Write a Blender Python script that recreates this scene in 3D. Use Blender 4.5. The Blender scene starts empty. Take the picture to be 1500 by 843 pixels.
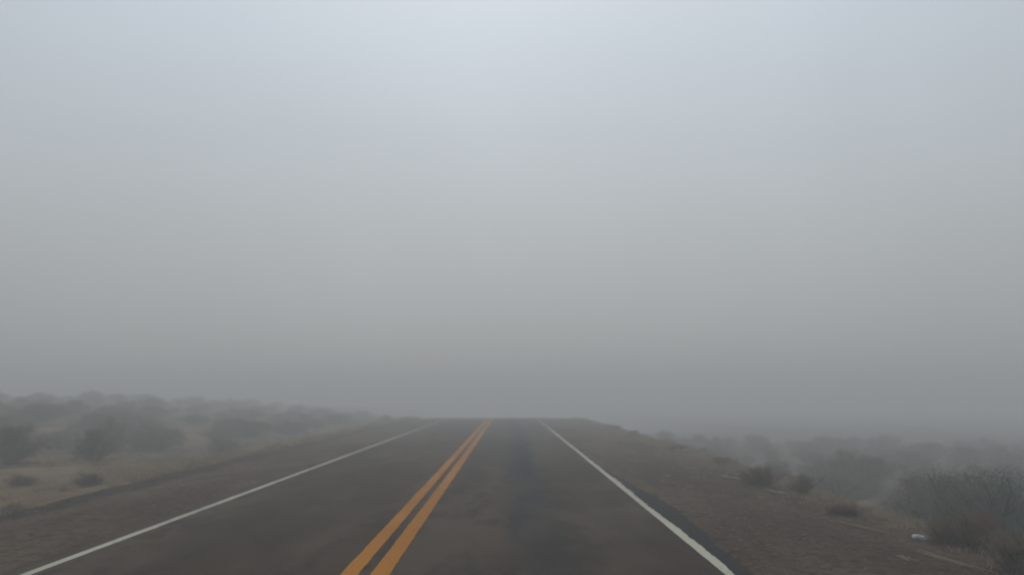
import bpy, bmesh, math, random
from mathutils import Vector, Matrix, noise

R = math.radians
rnd = random.Random(7)
S = bpy.context.scene
COL = S.collection

# ------------------------------------------------------------------ helpers
def link(name, me, mat=None, parent=None):
    o = bpy.data.objects.new(name, me)
    COL.objects.link(o)
    if mat: me.materials.append(mat)
    if parent: o.parent = parent
    return o

def mesh(name, verts, faces, smooth=True):
    me = bpy.data.meshes.new(name)
    me.from_pydata(verts, [], faces)
    if smooth:
        me.polygons.foreach_set('use_smooth', [True] * len(me.polygons))
    me.update()
    return me

def n2(x, y, s=1.0, seed=0.0):
    return noise.noise(Vector((x / s + seed, y / s - seed * 1.7, seed * .37)))

def sm(a, b, x):
    t = min(1, max(0, (x - a) / (b - a)))
    return t * t * (3 - 2 * t)

def lerp(a, b, t): return a + (b - a) * t

# ------------------------------------------------------------------ materials
class NT:
    def __init__(s, name):
        s.m = bpy.data.materials.new(name); s.m.use_nodes = True
        s.t = s.m.node_tree; s.n = s.t.nodes
        s.b = s.n['Principled BSDF']
        g = s.n.new('ShaderNodeNewGeometry'); s.pos = g.outputs['Position']
        sx = s.n.new('ShaderNodeSeparateXYZ'); s.t.links.new(s.pos, sx.inputs[0])
        s.X, s.Y, s.Z = sx.outputs
    def set(s, inp, v):
        if hasattr(v, 'is_output'): s.t.links.new(v, inp)
        else: inp.default_value = v
    def math(s, op, a, b=0.0, c=0.0, clamp=False):
        n = s.n.new('ShaderNodeMath'); n.operation = op; n.use_clamp = clamp
        for i, v in enumerate((a, b, c)): s.set(n.inputs[i], v)
        return n.outputs[0]
    def noise(s, scale, sx=1, sy=1, sz=1, detail=4, rough=.55, off=0.0, vec=None):
        mp = s.n.new('ShaderNodeMapping'); s.t.links.new(vec or s.pos, mp.inputs['Vector'])
        mp.inputs['Scale'].default_value = (sx, sy, sz); mp.inputs['Location'].default_value = (off, off * .7, off * .3)
        n = s.n.new('ShaderNodeTexNoise'); s.t.links.new(mp.outputs[0], n.inputs['Vector'])
        n.inputs['Scale'].default_value = scale; n.inputs['Detail'].default_value = detail; n.inputs['Roughness'].default_value = rough
        return n.outputs['Fac']
    def ramp(s, v, a, b, lo=0.0, hi=1.0, smooth=True):
        n = s.n.new('ShaderNodeMapRange'); n.interpolation_type = 'SMOOTHSTEP' if smooth else 'LINEAR'
        for i, x in enumerate((v, a, b, lo, hi)): s.set(n.inputs[i], x)
        return n.outputs[0]
    def mix(s, f, a, b, mode='MIX'):
        n = s.n.new('ShaderNodeMix'); n.data_type = 'RGBA'; n.blend_type = mode
        s.set(n.inputs[0], f)
        s.set(n.inputs[6], a if hasattr(a, 'is_output') else (*a, 1)); s.set(n.inputs[7], b if hasattr(b, 'is_output') else (*b, 1))
        return n.outputs[2]
    def bump(s, h, dist=.02, strength=.6):
        n = s.n.new('ShaderNodeBump'); n.inputs['Distance'].default_value = dist; n.inputs['Strength'].default_value = strength
        s.t.links.new(h, n.inputs['Height']); s.t.links.new(n.outputs[0], s.b.inputs['Normal'])
    def out(s, col, rough=.9, spec=.25):
        s.set(s.b.inputs['Base Color'], col if hasattr(col, 'is_output') else (*col, 1))
        s.set(s.b.inputs['Roughness'], rough); s.b.inputs['Specular IOR Level'].default_value = spec
        return s.m

def mat_asphalt():
    a = NT('asphalt')
    big = a.noise(.55, 1.0, .28, 1, 4, .6, 3.1)
    mid = a.noise(2.2, 1.0, .45, 1, 5, .6, 9.7)
    fine = a.noise(60, 1, 1, 1, 3, .6, 1.3)
    col = a.mix(a.ramp(big, .40, .62), (.053, .038, .0265), (.088, .065, .047))
    col = a.mix(a.ramp(mid, .47, .62, 0, .75), col, (.033, .026, .020))
    # worn, dark oily band in the middle of the right lane, with ragged sides
    xw = a.math('ADD', a.X, a.math('MULTIPLY', a.math('SUBTRACT', a.noise(.9, 1, .5, 1, 4, .6, 5.), .5), 1.1))
    band = a.math('MULTIPLY', a.ramp(xw, -.25, .25), a.ramp(xw, 1.0, .5))
    pat = a.noise(.8, 1, .22, 1, 4, .55, 14.)
    col = a.mix(a.math('MULTIPLY', band, a.ramp(pat, .34, .54, .35, 1.)), col, (.013, .020, .031))
    # tyre-polished wheel paths
    for c in (-.75, 1.35, -2.3, -3.9):
        w = a.math('SUBTRACT', 1.0, a.math('DIVIDE', a.math('ABSOLUTE', a.math('SUBTRACT', xw, c)), .42), clamp=True)
        col = a.mix(a.math('MULTIPLY', w, .2), col, (.080, .066, .054))
    dark = a.math('MULTIPLY', a.ramp(xw, -1.15, -.95), a.ramp(xw, -.35, -.6))
    col = a.mix(a.math('MULTIPLY', dark, a.ramp(a.noise(.9, 1, .35, 1, 4, .6, 31.), .45, .62, 0, .7)), col, (.030, .027, .023))
    # unworn blackish edge outside the right white line
    xe = a.math('ADD', a.X, a.math('MULTIPLY', a.math('SUBTRACT', a.noise(3, 1, 1, 1, 4, .6, 8.), .5), .16))
    col = a.mix(a.ramp(xe, 2.14, 2.30, 0, .95), col, (.024, .025, .027))
    # dust blown in from the left shoulder
    xl = a.math('ADD', a.X, a.math('MULTIPLY', a.math('SUBTRACT', a.noise(1.4, 1, .4, 1, 5, .6, 2.), .5), .9))
    col = a.mix(a.ramp(xl, -4.5, -5.1, 0, .8), col, (.074, .058, .046))
    col = a.mix(a.ramp(fine, .3, .75, 0, .30), col, (.10, .088, .075))
    a.bump(a.math('ADD', fine, a.math('MULTIPLY', mid, .6)), .006, .5)
    return a.out(col, a.ramp(mid, .3, .7, .85, .97), .0)

def mat_paint(name, c, worn, wornness, sc=9):
    a = NT(name)
    n = a.noise(sc, 1, .6, 1, 6, .7, 4.2); big = a.noise(.7, 1, .5, 1, 3, .5, 7.7)
    col = a.mix(a.ramp(big, .35, .65), c, tuple(v * .82 for v in c))
    f = a.ramp(a.math('ADD', n, a.math('MULTIPLY', big, .25)), .66, .80, 0, wornness)
    a.bump(n, .004, .4)
    return a.out(a.mix(f, col, worn), .85, .04)

def mat_gravel():
    a = NT('gravel')
    big = a.noise(.5, 1, .35, 1, 4, .6, 1.1); mid = a.noise(3.5, 1, .7, 1, 5, .65, 6.6); fine = a.noise(38, 1, 1, 1, 4, .7, 2.)
    col = a.mix(a.ramp(big, .40, .62), (.088, .059, .039), (.150, .106, .072))
    col = a.mix(a.ramp(mid, .52, .72, 0, .75), col, (.034, .027, .023))
    # rusty patch of soil on the near left shoulder
    lf = a.math('MULTIPLY', a.ramp(a.X, -5.4, -6.3), a.ramp(a.Y, 13, 8))
    col = a.mix(a.math('MULTIPLY', lf, a.ramp(a.noise(1.3, 1, .6, 1, 4, .6, 21.), .42, .6, 0, .7)), col, (.085, .055, .044))
    # shade at the left lip, painted into the gravel colour as a dark line
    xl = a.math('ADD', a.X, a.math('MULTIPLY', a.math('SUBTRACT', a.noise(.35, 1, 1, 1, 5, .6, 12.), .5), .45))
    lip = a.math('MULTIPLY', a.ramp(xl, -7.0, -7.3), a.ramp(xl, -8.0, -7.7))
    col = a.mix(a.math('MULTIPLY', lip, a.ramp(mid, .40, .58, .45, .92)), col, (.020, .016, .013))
    clod = a.noise(8.5, 1, .8, 1, 3, .6, 17.); peb = a.noise(15, 1, .9, 1, 2, .5, 27.)
    col = a.mix(a.ramp(clod, .50, .60, 0, .6), col, (.040, .031, .025))
    col = a.mix(a.ramp(peb, .58, .66, 0, .6), col, (.165, .138, .115))
    col = a.mix(a.ramp(fine, .55, .8, 0, .45), col, (.14, .12, .10))
    a.bump(a.math('ADD', a.math('ADD', fine, mid), a.math('MULTIPLY', clod, 2.0)), .04, .9)
    return a.out(col, .95, .0)

def mat_ground():
    a = NT('desert_ground')
    big = a.noise(.16, 1, 1, 1, 5, .6, 1.7); mid = a.noise(.9, 1, .6, 1, 5, .6, 3.6); fine = a.noise(24, 1, 1, 1, 4, .7, 2.)
    col = a.mix(a.ramp(big, .42, .60), (.092, .064, .038), (.195, .135, .078))
    col = a.mix(a.ramp(mid, .48, .62, 0, .85), col, (.048, .040, .027))          # low green-grey growth
    nl = a.math('MULTIPLY', a.ramp(a.X, -7.6, -8.2), a.ramp(a.Y, 24, 13))
    col = a.mix(a.math('MULTIPLY', nl, a.ramp(a.noise(.8, 1, .6, 1, 4, .6, 2.), .4, .58, 0, .8)), col, (.15, .105, .072))
    rs = a.math('MULTIPLY', a.ramp(a.X, 4.6, 5.4), .55)
    col = a.mix(rs, col, (.082, .070, .058))
    col = a.mix(a.ramp(fine, .55, .8, 0, .4), col, (.16, .138, .11))
    a.bump(a.math('ADD', fine, mid), .03, .7)
    return a.out(col, .97, .0)

def mat_leaf(name, c1, c2, trans=.4):
    a = NT(name)
    oi = a.n.new('ShaderNodeObjectInfo'); tc = a.n.new('ShaderNodeTexCoord')
    n = a.noise(5, 1, 1, 1, 3, .6, 0, tc.outputs['Object'])
    f = a.math('ADD', a.math('MULTIPLY', n, .9), a.math('MULTIPLY', oi.outputs['Random'], .35))
    col = a.mix(a.ramp(f, .3, .9), c1, c2)
    m = a.out(col, .85, .05)
    if trans:
        tr = a.n.new('ShaderNodeBsdfTranslucent'); a.set(tr.inputs['Color'], col)
        ms = a.n.new('ShaderNodeMixShader'); ms.inputs[0].default_value = trans
        a.t.links.new(a.b.outputs[0], ms.inputs[1]); a.t.links.new(tr.outputs[0], ms.inputs[2])
        a.t.links.new(ms.outputs[0], a.n['Material Output'].inputs['Surface'])
    return m

M = dict(
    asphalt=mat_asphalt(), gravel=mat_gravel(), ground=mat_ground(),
    white=mat_paint('white_paint', (.48, .46, .36), (.09, .085, .08), .40),
    yellow=mat_paint('yellow_paint', (.42, .160, .014), (.13, .08, .04), .3),
    stone=mat_leaf('stone', (.10, .082, .068), (.21, .18, .155), 0),
    paleStone=mat_leaf('pale_stone', (.42, .43, .42), (.55, .55, .54), 0),
    stalk=mat_leaf('pale_stalk', (.27, .215, .14), (.42, .35, .24)),
    straw=mat_leaf('straw', (.22, .16, .092), (.37, .285, .18)),
    olive=mat_leaf('olive_leaf', (.085, .072, .042), (.150, .128, .076)),
    green=mat_leaf('green_leaf', (.072, .100, .078), (.125, .155, .120)),
    sage=mat_leaf('sage_leaf', (.13, .113, .078), (.19, .168, .12)),
    rust=mat_leaf('rust_twig', (.14, .090, .062), (.22, .155, .11)),
    brown=mat_leaf('brown_twig', (.14, .108, .082), (.22, .175, .13)),
    wood=mat_leaf('dark_wood', (.045, .035, .028), (.08, .065, .052), 0),
)

# ------------------------------------------------------------------ terrain
CREST, CR = 55.0, 572.0
def zr(Y):                                   # long profile of the road: level, then over a crest
    if Y < CREST: return 0.0
    d = min(Y - CREST, 40.0)
    z = -d * d / (2 * CR)
    if Y - CREST > 40: z -= (Y - CREST - 40) * 40 / CR
    return z

def edge_l(Y): return -7.85 + .28 * n2(0, Y, 7, 3.) + .16 * n2(0, Y, 2.2, 9.)
def edge_r(Y): return 5.45 + .30 * n2(0, Y, 6, 13.) + .15 * n2(0, Y, 1.7, 5.)

def camber(x):
    d = abs(x + 1.4)
    return -.002 * d - (.038 * (min(d, 7.2) - 3.7) if d > 3.7 else 0)

def zg(X, Y):
    z0 = zr(Y) + camber(max(-8.2, min(5.8, X)))
    if X > -1:
        e = edge_r(Y)
        t = X - e
        z = z0 - .10 + .10 * sm(-.5, .1, t) + .09 * math.exp(-((t - .25) / .28) ** 2) * (.5 + n2(X, Y, .9, 4.))
        z -= 1.75 * sm(.3, 6.0, t) + .6 * sm(6, 40, t)
        k = sm(0, 26, t)
        z += (zr(Y) * -.9) * k
        z += sm(.2, 3, t) * (.22 * n2(X, Y, 4.5, 2.) + .5 * n2(X, Y, 17, 6.) + .07 * n2(X, Y, 1.1, 8.))
        z -= .004 * max(0, t - 40)
    else:
        e = edge_l(Y)
        t = e - X
        z = z0 - .10 + .10 * sm(-.4, .1, t) + .13 * math.exp(-((t - .35) / .35) ** 2) * (.65 + .8 * n2(X, Y, 1.6, 4.))
        z -= .22 * sm(.5, 3.0, t)
        z += 1.75 * sm(3, 42, t) + .9 * sm(40, 120, t)
        z += (z0 * -.75) * sm(0, 22, t)
        z += sm(.2, 3, t) * (.16 * n2(X, Y, 4.0, 2.) + .45 * n2(X, Y, 19, 6.) + .06 * n2(X, Y, 1.0, 8.))
    return z

def axis(lo, hi, c0, c1, fine, grow):
    a = [c0]
    while a[-1] < c1: a.append(a[-1] + fine)
    st = fine; r = [a[-1]]
    while r[-1] < hi: st *= grow; r.append(min(hi, r[-1] + st))
    st = fine; l = [c0]
    while l[-1] > lo: st *= grow; l.append(max(lo, l[-1] - st))
    return sorted(set(l[1:] + a + r[1:]))

XS = axis(-340, 340, -13, 11, .22, 1.13)
YS = axis(-90, 480, 5, 32, .25, 1.06)
vs = [(x, y, zg(x, y)) for y in YS for x in XS]
nx = len(XS)
fs = [(j * nx + i, j * nx + i + 1, (j + 1) * nx + i + 1, (j + 1) * nx + i) for j in range(len(YS) - 1) for i in range(nx - 1)]
ground = link('ground', mesh('ground', vs, fs), M['ground']); ground['kind'] = 'structure'

def strip(name, mat, xsf, ys, zf, parent=None):
    """sheet running along the road: xsf(Y) gives the cross-section's X list"""
    v = []; f = []; n = None
    for y in ys:
        xs = xsf(y); n = len(xs)
        for k, x in enumerate(xs): v.append((x, y, zf(x, y, k)))
    for j in range(len(ys) - 1):
        for i in range(n - 1):
            f.append((j * n + i, j * n + i + 1, (j + 1) * n + i + 1, (j + 1) * n + i))
    return link(name, mesh(name, v, f), mat, parent)

def frange(a, b, s):
    r = []
    while a < b: r.append(a); a += s
    return r + [b]
YR = frange(-80, 4, 2) + frange(4.2, 40, .2) + frange(40.5, 240, 1.0)
YF = frange(-80, 4, 2) + frange(4.05, 30, .05) + frange(30.25, 140, .5)
road = strip('road', M['asphalt'], lambda y: [lerp(-5.6, 3.3, i / 16) for i in range(17)], YR, lambda x, y, k: zr(y) + camber(x))
road['kind'] = 'structure'
def line(name, mat, x0, x1, w0, w1, parent=road, up=.004, fx=None):
    def xs(y):
        a = x0 + w0 * (n2(1, y, .5, 3 + x0) * .6 + n2(1, y, .16, 1 + x0) * .4); b = x1 + w1 * (n2(4, y, .75, 7 + x1) * .6 + n2(9, y, .19, x1) * .45 + n2(2, y, .07, x1) * .35)
        return [a, (a + b) / 2, b]
    return strip(name, mat, xs, YF, lambda x, y, k: zr(y) + camber(x) + up, parent)
line('centre_line', M['yellow'], -1.660, -1.485, .012, .012)
line('centre_line', M['yellow'], -1.362, -1.175, .012, .012)
line('edge_line', M['white'], -4.835, -4.725, .012, .012)
line('edge_line', M['white'], 2.145, 2.262, .012, .045)

# asphalt edge on the right stays bare close by and is buried by gravel further on
def inner_r(Y):
    w = .17 * sm(21, 15, Y) + .17 * math.exp(-((Y - 13) / 2.2) ** 2)
    return 2.275 + w + .05 * n2(2, Y, .8, 2.) * (.4 + 3 * w) + .07 * n2(2, Y, .25, 6.) * (.5 + w) + .05 * n2(5, Y, .09, 2.) + .03
def rx(y):
    a = inner_r(y); b = edge_r(y) + .35
    return [a, a + .05] + [lerp(a + .12, b, i / 14) for i in range(15)]
def rz(x, y, k):
    z = zr(y) + camber(x) + .008 + .012 * min(1, k / 2) + .016 * n2(x, y, .35, 3.) * min(1, k / 4) + .03 * sm(2, 8, k) * (1 + n2(x, y, 1.4, 6.))
    if k == 0: z = zr(y) + camber(x) - .004
    if k == 16: z -= .30
    return z
sh = strip('gravel_shoulder', M['gravel'], rx, YF + [140 + k for k in range(1, 101)], rz); sh['kind'] = 'structure'
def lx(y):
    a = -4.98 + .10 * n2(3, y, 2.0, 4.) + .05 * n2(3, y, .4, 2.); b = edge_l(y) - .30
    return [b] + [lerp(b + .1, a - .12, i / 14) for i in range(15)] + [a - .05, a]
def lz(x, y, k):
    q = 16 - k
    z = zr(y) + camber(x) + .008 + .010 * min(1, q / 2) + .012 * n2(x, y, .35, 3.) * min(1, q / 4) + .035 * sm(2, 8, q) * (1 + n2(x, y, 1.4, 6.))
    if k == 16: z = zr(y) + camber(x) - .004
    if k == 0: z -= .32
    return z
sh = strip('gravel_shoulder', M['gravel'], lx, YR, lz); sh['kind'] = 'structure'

def surf(X, Y):
    """height of whatever lies on top at X, Y (outside the lanes)"""
    z = zg(X, Y)
    if 2.4 < X < edge_r(Y) + .2: z = max(z, zr(Y) + camber(X) + .05)
    if edge_l(Y) - .2 < X < -5.0: z = max(z, zr(Y) + camber(X) + .045)
    return z

# ------------------------------------------------------------------ loose stones (stuff)
def ico():
    bm = bmesh.new(); bmesh.ops.create_icosphere(bm, subdivisions=1, radius=1)
    v = [tuple(q.co) for q in bm.verts]; f = [tuple(w.index for w in q.verts) for q in bm.faces]; bm.free(); return v, f
IV, IF = ico()
def stones(name, spots, mat):
    v = []; f = []
    for (x, y, r) in spots:
        z = surf(x, y); b = len(v)
        M3 = Matrix.Rotation(rnd.uniform(0, 6.3), 3, 'Z') @ Matrix.Rotation(rnd.uniform(-.4, .4), 3, 'X')
        sc = Vector((r * rnd.uniform(.8, 1.5), r * rnd.uniform(.7, 1.2), r * rnd.uniform(.3, .55)))
        for q in IV:
            w = M3 @ Vector([q[i] * sc[i] * rnd.uniform(.82, 1.15) for i in range(3)])
            v.append((x + w.x, y + w.y, z + w.z + .15 * r))
        f += [tuple(i + b for i in q) for q in IF]
    return link(name, mesh(name, v, f, False), mat)
sp = []
for _ in range(9000):
    y = 6.5 + 34 * rnd.random() ** 1.9
    x = rnd.uniform(inner_r(y) + .05, edge_r(y) + .2)
    if n2(x, y, 1.2, 7.) + rnd.uniform(-.6, .6) < -.12: continue
    sp.append((x, y, .005 + .022 * rnd.random() ** 4.5))
for _ in range(5000):
    y = 6.5 + 34 * rnd.random() ** 1.9
    x = rnd.uniform(edge_l(y) - .3, -5.2)
    if n2(x, y, 1.2, 7.) + rnd.uniform(-.6, .6) < -.05: continue
    sp.append((x, y, .005 + .018 * rnd.random() ** 4.5))
g = stones('gravel', sp, M['stone']); g['kind'] = 'stuff'
g['label'] = 'loose dark gravel scattered over both road shoulders'

# ------------------------------------------------------------------ dry grass (stuff)
def blade(v, f, p, az, lean, h, w):
    d = Vector((math.cos(az), math.sin(az), 0)); s = Vector((-d.y, d.x, 0)); b = len(v)
    for k, t in enumerate((0, .5, 1)):
        c = p + d * (lean * h * t * t) + Vector((0, 0, h * t * (1 - .25 * lean * t)))
        ww = w * (1 - .8 * t)
        v.append(tuple(c - s * ww)); v.append(tuple(c + s * ww))
    f.append((b, b + 1, b + 3, b + 2)); f.append((b + 2, b + 3, b + 5, b + 4))
gv = []; gf = []
def tuft(x, y, n, h, spread):
    for _ in range(n):
        a = rnd.uniform(0, 6.283); r = spread * rnd.random() ** .5
        px, py = x + r * math.cos(a), y + r * math.sin(a)
        blade(gv, gf, Vector((px, py, surf(px, py) - .01)), rnd.uniform(0, 6.283), rnd.uniform(.2, 1.1), h * rnd.uniform(.5, 1.1), (.0045 + .0002 * y) * rnd.uniform(.7, 1.4))
for _ in range(620):
    y = 7 + 68 * rnd.random() ** 1.5
    x = edge_r(y) + rnd.gauss(.35, .35) + (.9 * rnd.random() if rnd.random() < .4 else 0)
    if x < edge_r(y) - .5: continue
    tuft(x, y, rnd.randint(12, 26), rnd.uniform(.07, .24), rnd.uniform(.06, .22))
for _ in range(420):
    y = 7 + 26 * rnd.random() ** 1.5
    x = edge_r(y) - 2.2 * rnd.random() ** 1.6
    if n2(x, y, 1.6, 15.) + rnd.uniform(-.4, .4) < .05: continue
    tuft(x, y, rnd.randint(6, 16), rnd.uniform(.03, .10), rnd.uniform(.05, .16))
for _ in range(2600):
    y = 9 + 62 * rnd.random() ** 1.3
    x = edge_l(y) - .15 - 13 * rnd.random() ** 2.1
    if n2(x, y, 3.2, 5.) + rnd.uniform(-.45, .45) < 0: continue
    tuft(x, y, rnd.randint(14, 34), rnd.uniform(.08, .30), rnd.uniform(.08, .3))
gr = link('dry_grass', mesh('dry_grass', gv, gf), M['straw']); gr['kind'] = 'stuff'
gr['label'] = 'dry straw-coloured grass along both verges'

# ------------------------------------------------------------------ shrubs
def tube(v, f, pts, r0, r1, n=4):
    b = len(v); m = len(pts)
    for k, p in enumerate(pts):
        d = (pts[min(k + 1, m - 1)] - pts[max(k - 1, 0)]).normalized()
        u = d.orthogonal().normalized(); w = d.cross(u); r = lerp(r0, r1, k / (m - 1))
        for i in range(n):
            a = 6.2832 * i / n
            v.append(tuple(p + (u * math.cos(a) + w * math.sin(a)) * r))
    for k in range(m - 1):
        for i in range(n):
            j = (i + 1) % n
            f.append((b + k * n + i, b + k * n + j, b + (k + 1) * n + j, b + (k + 1) * n + i))

def shrub_mesh(seed, stems, leaves, leaf, upright, twiggy=False, twigs=5, spread=.04):
    """unit shrub: about 1 m high and 1.2 m across; many forked stems carrying leaf-sized faces"""
    q = random.Random(seed)
    bv, bf, lv, lf = [], [], [], []
    tips = []
    for s in range(stems):
        az = q.uniform(0, 6.283); tilt = q.uniform(.05, 1.38 - .5 * upright); L = q.uniform(.70, .98) * (1 - .22 * tilt)
        p = Vector((q.gauss(0, .05), q.gauss(0, .05), -.03)); pts = [p]
        d = Vector((math.sin(tilt) * math.cos(az), math.sin(tilt) * math.sin(az), math.cos(tilt)))
        for k in range(4):
            d = (d + Vector((q.gauss(0, .16), q.gauss(0, .16), .10))).normalized(); p = p + d * (L / 4); pts.append(p)
        tube(bv, bf, pts, .012, .004)
        tips += [pts[1], pts[2], pts[3], pts[4], pts[4]]
        for _ in range(twigs):
            b0 = pts[q.randint(1, 3)]; e = (d + Vector((q.gauss(0, .6), q.gauss(0, .6), q.gauss(.15, .3)))).normalized()
            t = [b0, b0 + e * q.uniform(.08, .16)]
            t.append(t[1] + (e + Vector((q.gauss(0, .3), q.gauss(0, .3), .15))).normalized() * q.uniform(.06, .16))
            tube(bv, bf, t, .006, .002, 3); tips += [t[1], t[2], t[2]]
    cl = [q.uniform(.35, 1.0) for _ in tips]
    tot = sum(cl)
    for c, wgt in zip(tips, cl):
        for _ in range(int(leaves * wgt / tot) + 1):
            o = c + Vector((q.gauss(0, spread), q.gauss(0, spread), q.gauss(0, spread * .9)))
            if o.z < .01: o.z = q.uniform(.01, .12)
            a = Vector((q.gauss(0, 1), q.gauss(0, 1), q.gauss(.4, .8))).normalized(); u = a.orthogonal().normalized()
            if twiggy: l, w = leaf * q.uniform(1.2, 2.6), leaf * .11
            else: l, w = leaf * q.uniform(.7, 1.3), leaf * q.uniform(.28, .5)
            b = len(lv)
            lv += [tuple(o - u * w * .3), tuple(o + a * l * .5 - u * w), tuple(o + a * l), tuple(o + a * l * .5 + u * w)]
            lf.append((b, b + 1, b + 2, b + 3))
    return mesh('stems', bv, bf), mesh('foliage', lv, lf, False)

KINDS = {}
def kind(k, leafmat, variants, **kw):
    KINDS[k] = []
    for i in range(variants):
        b, l = shrub_mesh(hash(k) % 1 + sum(map(ord, k)) * 10 + i, **kw)
        b.materials.append(M['wood']); l.materials.append(M[leafmat]); KINDS[k].append((b, l))
kind('olive', 'olive', 3, stems=30, leaves=17000, leaf=.021, upright=.3)
kind('green', 'green', 2, stems=44, leaves=48000, leaf=.0125, upright=.1, twigs=9, spread=.075)
kind('sage', 'sage', 3, stems=26, leaves=13000, leaf=.021, upright=.1)
kind('rust', 'rust', 2, stems=30, leaves=6000, leaf=.045, upright=.2, twiggy=True)
kind('brown', 'brown', 2, stems=34, leaves=6500, leaf=.042, upright=.2, twiggy=True)

def shrub(k, X, Y, w, h, label, group=None, sink=0.02, name=None):
    b, l = rnd.choice(KINDS[k])
    o = bpy.data.objects.new(name or {'olive': 'shrub', 'green': 'tall_shrub', 'sage': 'sagebrush', 'rust': 'dry_bush', 'brown': 'dry_bush'}[k], None)
    COL.objects.link(o)
    o.location = (X, Y, surf(X, Y) - sink); o.rotation_euler = (0, 0, rnd.uniform(0, 6.283))
    o.scale = (w / 1.15, w / 1.15, h / .95)
    o['label'] = label; o['category'] = 'shrub' if k in ('olive', 'green', 'sage') else 'bush'
    if group: o['group'] = group
    link('stems', b, None, o); link('foliage', l, None, o)
    return o

def at(px, py, Y=None):
    """photo pixel on the road plane (or at depth Y) -> X, Y"""
    d = py - 580.0
    if Y is None: Y = 1150 * 1.75 / d
    return (px - 745) * Y / 1150, Y

# --- right verge, singled out
GR = 'bushes along the right shoulder edge'
x, y = at(1108, 703); shrub('rust', x, y, .95, .46, 'rusty brown rounded bush alone on the right shoulder edge, farther up the road', GR)
x, y = at(1166, 712); shrub('brown', x, y, .70, .38, 'thin greyish brown bush just this side of the rusty rounded one', GR)
x, y = at(1228, 742); shrub('rust', x, y, .70, .24, 'low reddish bush spreading on the gravel behind a pale dead stalk', GR)
x, y = at(1362, 777); shrub('brown', x, y, .55, .30, 'dark brown low bush right behind the white stone', GR)
x, y = at(1402, 784); shrub('rust', x, y, .80, .48, 'orange brown dry bush between the white stone and the dark green shrub', GR)
x, y = at(1466, 822); shrub('brown', x, y, .72, .50, 'nearest dark brown bush at the lower right edge of the gravel', GR)
GD = 'shrubs below the right embankment'
shrub('green', 7.8, 12.9, 2.8, 1.5, 'tall dark green shrub rising beside the right embankment', GD)
shrub('green', 9.1, 12.6, 2.4, 1.55, 'blue green shrub cut by the right edge of the picture', GD)
shrub('olive', 9.4, 17.0, 3.0, 1.75, 'olive shrub half hidden behind the tall dark green one', GD)
shrub('olive', 10.9, 21.0, 3.4, 1.6, 'hazy olive shrub left of the tall dark green one, above the white stone', GD)
shrub('sage', 10.2, 25.0, 2.8, 1.2, 'grey hazy shrub beyond the reddish low bush on the right', GD)
shrub('olive', 12.9, 29.5, 3.4, 1.5, 'broad hazy shrub farther out on the right flat, behind the grey one', GD)

# --- left verge, singled out
GL = 'shrubs beyond the left shoulder'
x, y = at(150, 699); shrub('olive', x, y, .80, .30, 'small dark olive bush touching the left shoulder edge', GL)
shrub('olive', -14.4, 23.2, 2.0, 1.15, 'dark olive shrub nearest the left edge of the picture', GL)
shrub('olive', -12.9, 24.8, 1.7, 1.10, 'second dark shrub, just right of the one at the left edge', GL)
shrub('brown', -10.9, 30.5, 1.7, .75, 'brown grey bush among pale grass right of the two dark shrubs', GL)
shrub('sage', -15.4, 31.0, 2.2, 1.4, 'pale sage shrub in the gap behind the two dark shrubs', GL)
shrub('brown', -10.5, 17.3, .8, .25, 'flat brown bush in the tan grass at the left edge', GL)

# --- in the fog: nothing tells these apart
def clear(x, y, pts, r): return all((x - a) ** 2 + (y - b) ** 2 > r * r for a, b in pts)
pts = []
tries = 0
while len(pts) < 190 and tries < 20000:
    tries += 1
    Y = rnd.uniform(30, 118); px = rnd.uniform(-70, 648)
    X = (px - 745) * Y / 1150
    if X > edge_l(Y) - (2.6 + .03 * Y if px < 560 else 1.5) or not clear(X, Y, pts, 1.9): continue
    pts.append((X, Y))
    k = rnd.choice(['olive', 'olive', 'olive', 'sage', 'brown'])
    h = rnd.uniform(.65, 1.15) * (1.1 if k == 'olive' else .85) * (1 if px < 540 else .75) * (.8 if Y > 45 else 1)
    shrub(k, X, Y, h * rnd.uniform(2.2, 3.6), h, {'olive': 'greenish shrub fading into the fog on the rise left of the road', 'sage': 'greyish sagebrush fading into the fog on the rise left of the road', 'brown': 'brownish bush fading into the fog on the rise left of the road'}[k], 'foggy shrubs on the left rise')
pts = []
tries = 0
while len(pts) < 80 and tries < 20000:
    tries += 1
    Y = rnd.uniform(29, 62); px = rnd.uniform(960, 1560)
    X = (px - 745) * Y / 1150
    if X < edge_r(Y) + 3.8 or not clear(X, Y, pts + [(12.6, 29.5)], 2.4): continue
    pts.append((X, Y))
    k = rnd.choice(['olive', 'olive', 'sage', 'brown'])
    h = rnd.uniform(.8, 1.25) if px > 1180 else rnd.uniform(.5, .85)
    shrub(k, X, Y, h * rnd.uniform(1.5, 2.5), h, {'olive': 'greenish shrub fading into the fog on the low flat right of the road', 'sage': 'greyish sagebrush fading into the fog on the low flat right of the road', 'brown': 'brownish bush fading into the fog on the low flat right of the road'}[k], 'foggy shrubs on the right flat')
for px, py in ((905, 625), (960, 634), (1010, 652), (1052, 672)):
    x, y = at(px, py); y = min(y, 48); x = edge_r(y) + .45
    shrub('rust' if px != 960 else 'brown', x, y, rnd.uniform(.8, 1.1), rnd.uniform(.22, .34), 'low brown tuft bush on the far right shoulder edge in fog', 'low bushes far along the right shoulder')

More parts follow.
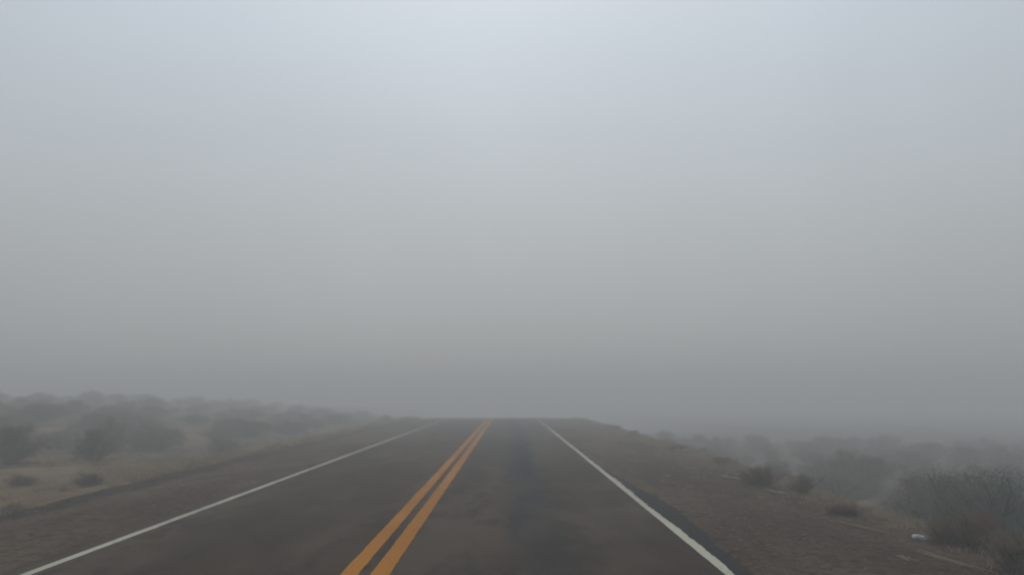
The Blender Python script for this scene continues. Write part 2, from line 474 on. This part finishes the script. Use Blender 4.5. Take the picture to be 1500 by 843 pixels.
# ------------------------------------------------------------------ white stone and dead stalks
bm = bmesh.new(); bmesh.ops.create_icosphere(bm, subdivisions=3, radius=1)
for v in bm.verts:
    c = v.co; k = 1 + .55 * noise.noise(c * 1.6 + Vector((3, 1, 2))) + .18 * noise.noise(c * 4)
    v.co = Vector((c.x * .105 * k, c.y * .075 * k, max(-.02, c.z * .055 * k)))
me = bpy.data.meshes.new('white_stone'); bm.to_mesh(me); bm.free()
x, y = at(1328, 774)
ws = link('white_stone', me, M['paleStone']); ws.location = (x, y, surf(x, y) + .022); ws.rotation_euler = (0, .15, .3); ws.scale = (.8, .75, .85)
ws['label'] = 'bright white angular stone on the dark right shoulder'; ws['category'] = 'stone'

def stalk(p0, p1, n, label, w=.075):
    (x0, y0), (x1, y1) = p0, p1
    v, f = [], []; cx, cy = (x0 + x1) / 2, (y0 + y1) / 2; cz = surf(cx, cy)
    d = Vector((x1 - x0, y1 - y0, 0)); s = Vector((-d.y, d.x, 0)).normalized()
    for i in range(n):
        a = rnd.uniform(0, .45); b = rnd.uniform(.55, 1); o = rnd.gauss(0, w * .5); o2 = o + rnd.gauss(0, w * .5)
        pts = []
        for k in range(6):
            t = lerp(a, b, k / 5); q = Vector((x0, y0, 0)) + d * t + s * (lerp(o, o2, k / 5) + .015 * math.sin(k * 1.3 + i))
            pts.append(Vector((q.x - cx, q.y - cy, surf(q.x, q.y) - cz + .012 + .018 * rnd.random())))
        tube(v, f, pts, .0065, .003, 4)
    o = link('dead_stalk', mesh('dead_stalk', v, f), M['stalk']); o.location = (cx, cy, cz)
    o['label'] = label; o['category'] = 'dead stalk'; o['group'] = 'dead stalks lying on the right shoulder'
stalk(at(1318, 792), at(1436, 824), 16, 'longest pale dead stalk lying in front of the white stone')
stalk(at(1203, 752), at(1287, 769), 12, 'pale dead stalk lying in front of the low reddish bush')
stalk(at(1293, 800), at(1332, 812), 9, 'short pale dead stalk lying left of the longest one')
stalk(at(1042, 689), at(1100, 700), 12, 'thin pale dead stalk lying in front of the rusty rounded bush')
stalk(at(1112, 709), at(1142, 716), 9, 'short pale dead stalk on the gravel in front of the thin greyish bush')

# ------------------------------------------------------------------ fog
def boxmesh(x0, x1, y0, y1, z0, z1):
    v = [(x, y, z) for z in (z0, z1) for y in (y0, y1) for x in (x0, x1)]
    f = [(0, 2, 3, 1), (4, 5, 7, 6), (0, 1, 5, 4), (1, 3, 7, 5), (3, 2, 6, 7), (2, 0, 4, 6)]
    return mesh('haze', v, f, False)
bpy.context.view_layer.update()
zmin = min(v[2] for v in vs); zmin = min(zmin, -4)
ztop = max((o.matrix_world @ Vector(c)).z for o in COL.objects if o.type == 'MESH' for c in o.bound_box)

HZ = link('haze', boxmesh(-350, 350, -100, 490, zmin - 1, ztop + 2.6)); HZ['kind'] = 'stuff'
hm = bpy.data.materials.new('haze'); hm.use_nodes = True; t = hm.node_tree
t.nodes.remove(t.nodes['Principled BSDF'])
pv = t.nodes.new('ShaderNodeVolumePrincipled')
pv.inputs['Color'].default_value = (.775, .785, .79, 1); pv.inputs['Density'].default_value = .0175; pv.inputs['Anisotropy'].default_value = .28
t.links.new(pv.outputs[0], t.nodes['Material Output'].inputs['Volume'])
HZ.data.materials.append(hm)

# ------------------------------------------------------------------ sky, sun, camera
SUN_EL, SUN_AZ = R(42), R(0)                 # sun behind the overcast, straight up the road (+Y)
W = bpy.data.worlds.new('World'); S.world = W; W.use_nodes = True
t = W.node_tree; N = t.nodes; L = t.links
bg = N['Background']; bg.inputs['Strength'].default_value = .1
sky = N.new('ShaderNodeTexSky'); sky.sky_type = 'NISHITA'; sky.sun_disc = False
sky.sun_elevation = SUN_EL; sky.sun_rotation = SUN_AZ; sky.dust_density = 4; sky.air_density = 1.0
hs = N.new('ShaderNodeHueSaturation'); hs.inputs['Saturation'].default_value = .4; hs.inputs['Value'].default_value = .05
L.new(sky.outputs[0], hs.inputs['Color'])
tc = N.new('ShaderNodeTexCoord')
sx = N.new('ShaderNodeSeparateXYZ'); L.new(tc.outputs['Generated'], sx.inputs[0])
def wm(op, a, b=0., clamp=False):
    n = N.new('ShaderNodeMath'); n.operation = op; n.use_clamp = clamp
    for i, v in enumerate((a, b)):
        if hasattr(v, 'is_output'): L.new(v, n.inputs[i])
        else: n.inputs[i].default_value = v
    return n.outputs[0]
dot = N.new('ShaderNodeVectorMath'); dot.operation = 'DOT_PRODUCT'
L.new(tc.outputs['Generated'], dot.inputs[0])
dot.inputs[1].default_value = (math.sin(SUN_AZ) * math.cos(SUN_EL), math.cos(SUN_AZ) * math.cos(SUN_EL), math.sin(SUN_EL))
glow = wm('POWER', wm('MAXIMUM', dot.outputs['Value'], 0.), 3.5)          # overcast: broad brightening round the hidden sun
cz = wm('MAXIMUM', sx.outputs['Z'], 0.)
oc = wm('ADD', wm('ADD', 3.25, wm('MULTIPLY', wm('MINIMUM', cz, .5), 5.1)), wm('MULTIPLY', glow, .55))
cn = N.new('ShaderNodeTexNoise'); cn.inputs['Distortion'].default_value = .6; cn.inputs['Scale'].default_value = 2.0; cn.inputs['Detail'].default_value = 3
L.new(tc.outputs['Generated'], cn.inputs['Vector'])
oc = wm('MULTIPLY', oc, wm('ADD', .91, wm('MULTIPLY', cn.outputs['Fac'], .18)))
cc = N.new('ShaderNodeCombineColor')
hz = wm('DIVIDE', cz, .42, True)                                          # low fog light is neutral, higher up bluer
for i, (lo, hi) in enumerate(((.97, .885), (1.0, .995), (.995, 1.10))):
    L.new(wm('MULTIPLY', oc, wm('ADD', lo, wm('MULTIPLY', hz, hi - lo))), cc.inputs[i])
add = N.new('ShaderNodeMix'); add.data_type = 'RGBA'; add.blend_type = 'ADD'; add.inputs[0].default_value = 1
L.new(cc.outputs[0], add.inputs[6]); L.new(hs.outputs[0], add.inputs[7])
L.new(add.outputs[2], bg.inputs['Color'])

sl = bpy.data.lights.new('sun', 'SUN'); sl.energy = .56; sl.angle = R(30); sl.color = (1, .89, .76)
so = bpy.data.objects.new('sun', sl); COL.objects.link(so)
so.rotation_euler = (-(math.pi / 2 - SUN_EL), 0, -SUN_AZ)

cd = bpy.data.cameras.new('camera'); co = bpy.data.objects.new('camera', cd); COL.objects.link(co)
cd.sensor_width = 36; cd.lens = 36 * 1150 / 1500; cd.clip_start = .05; cd.clip_end = 3000
co.location = (0, 0, 1.75); co.rotation_euler = (R(90 + 7.85), 0, R(-.25))
cd.dof.use_dof = True; cd.dof.focus_distance = 5.0; cd.dof.aperture_fstop = cd.lens / 23.0
S.camera = co

S.view_settings.view_transform = 'Standard'; S.view_settings.look = 'None'; S.view_settings.gamma = 1; S.view_settings.exposure = 0
S.render.engine = 'CYCLES'
S.cycles.use_denoising = True
S.cycles.max_bounces = 6; S.cycles.diffuse_bounces = 3; S.cycles.volume_bounces = 2
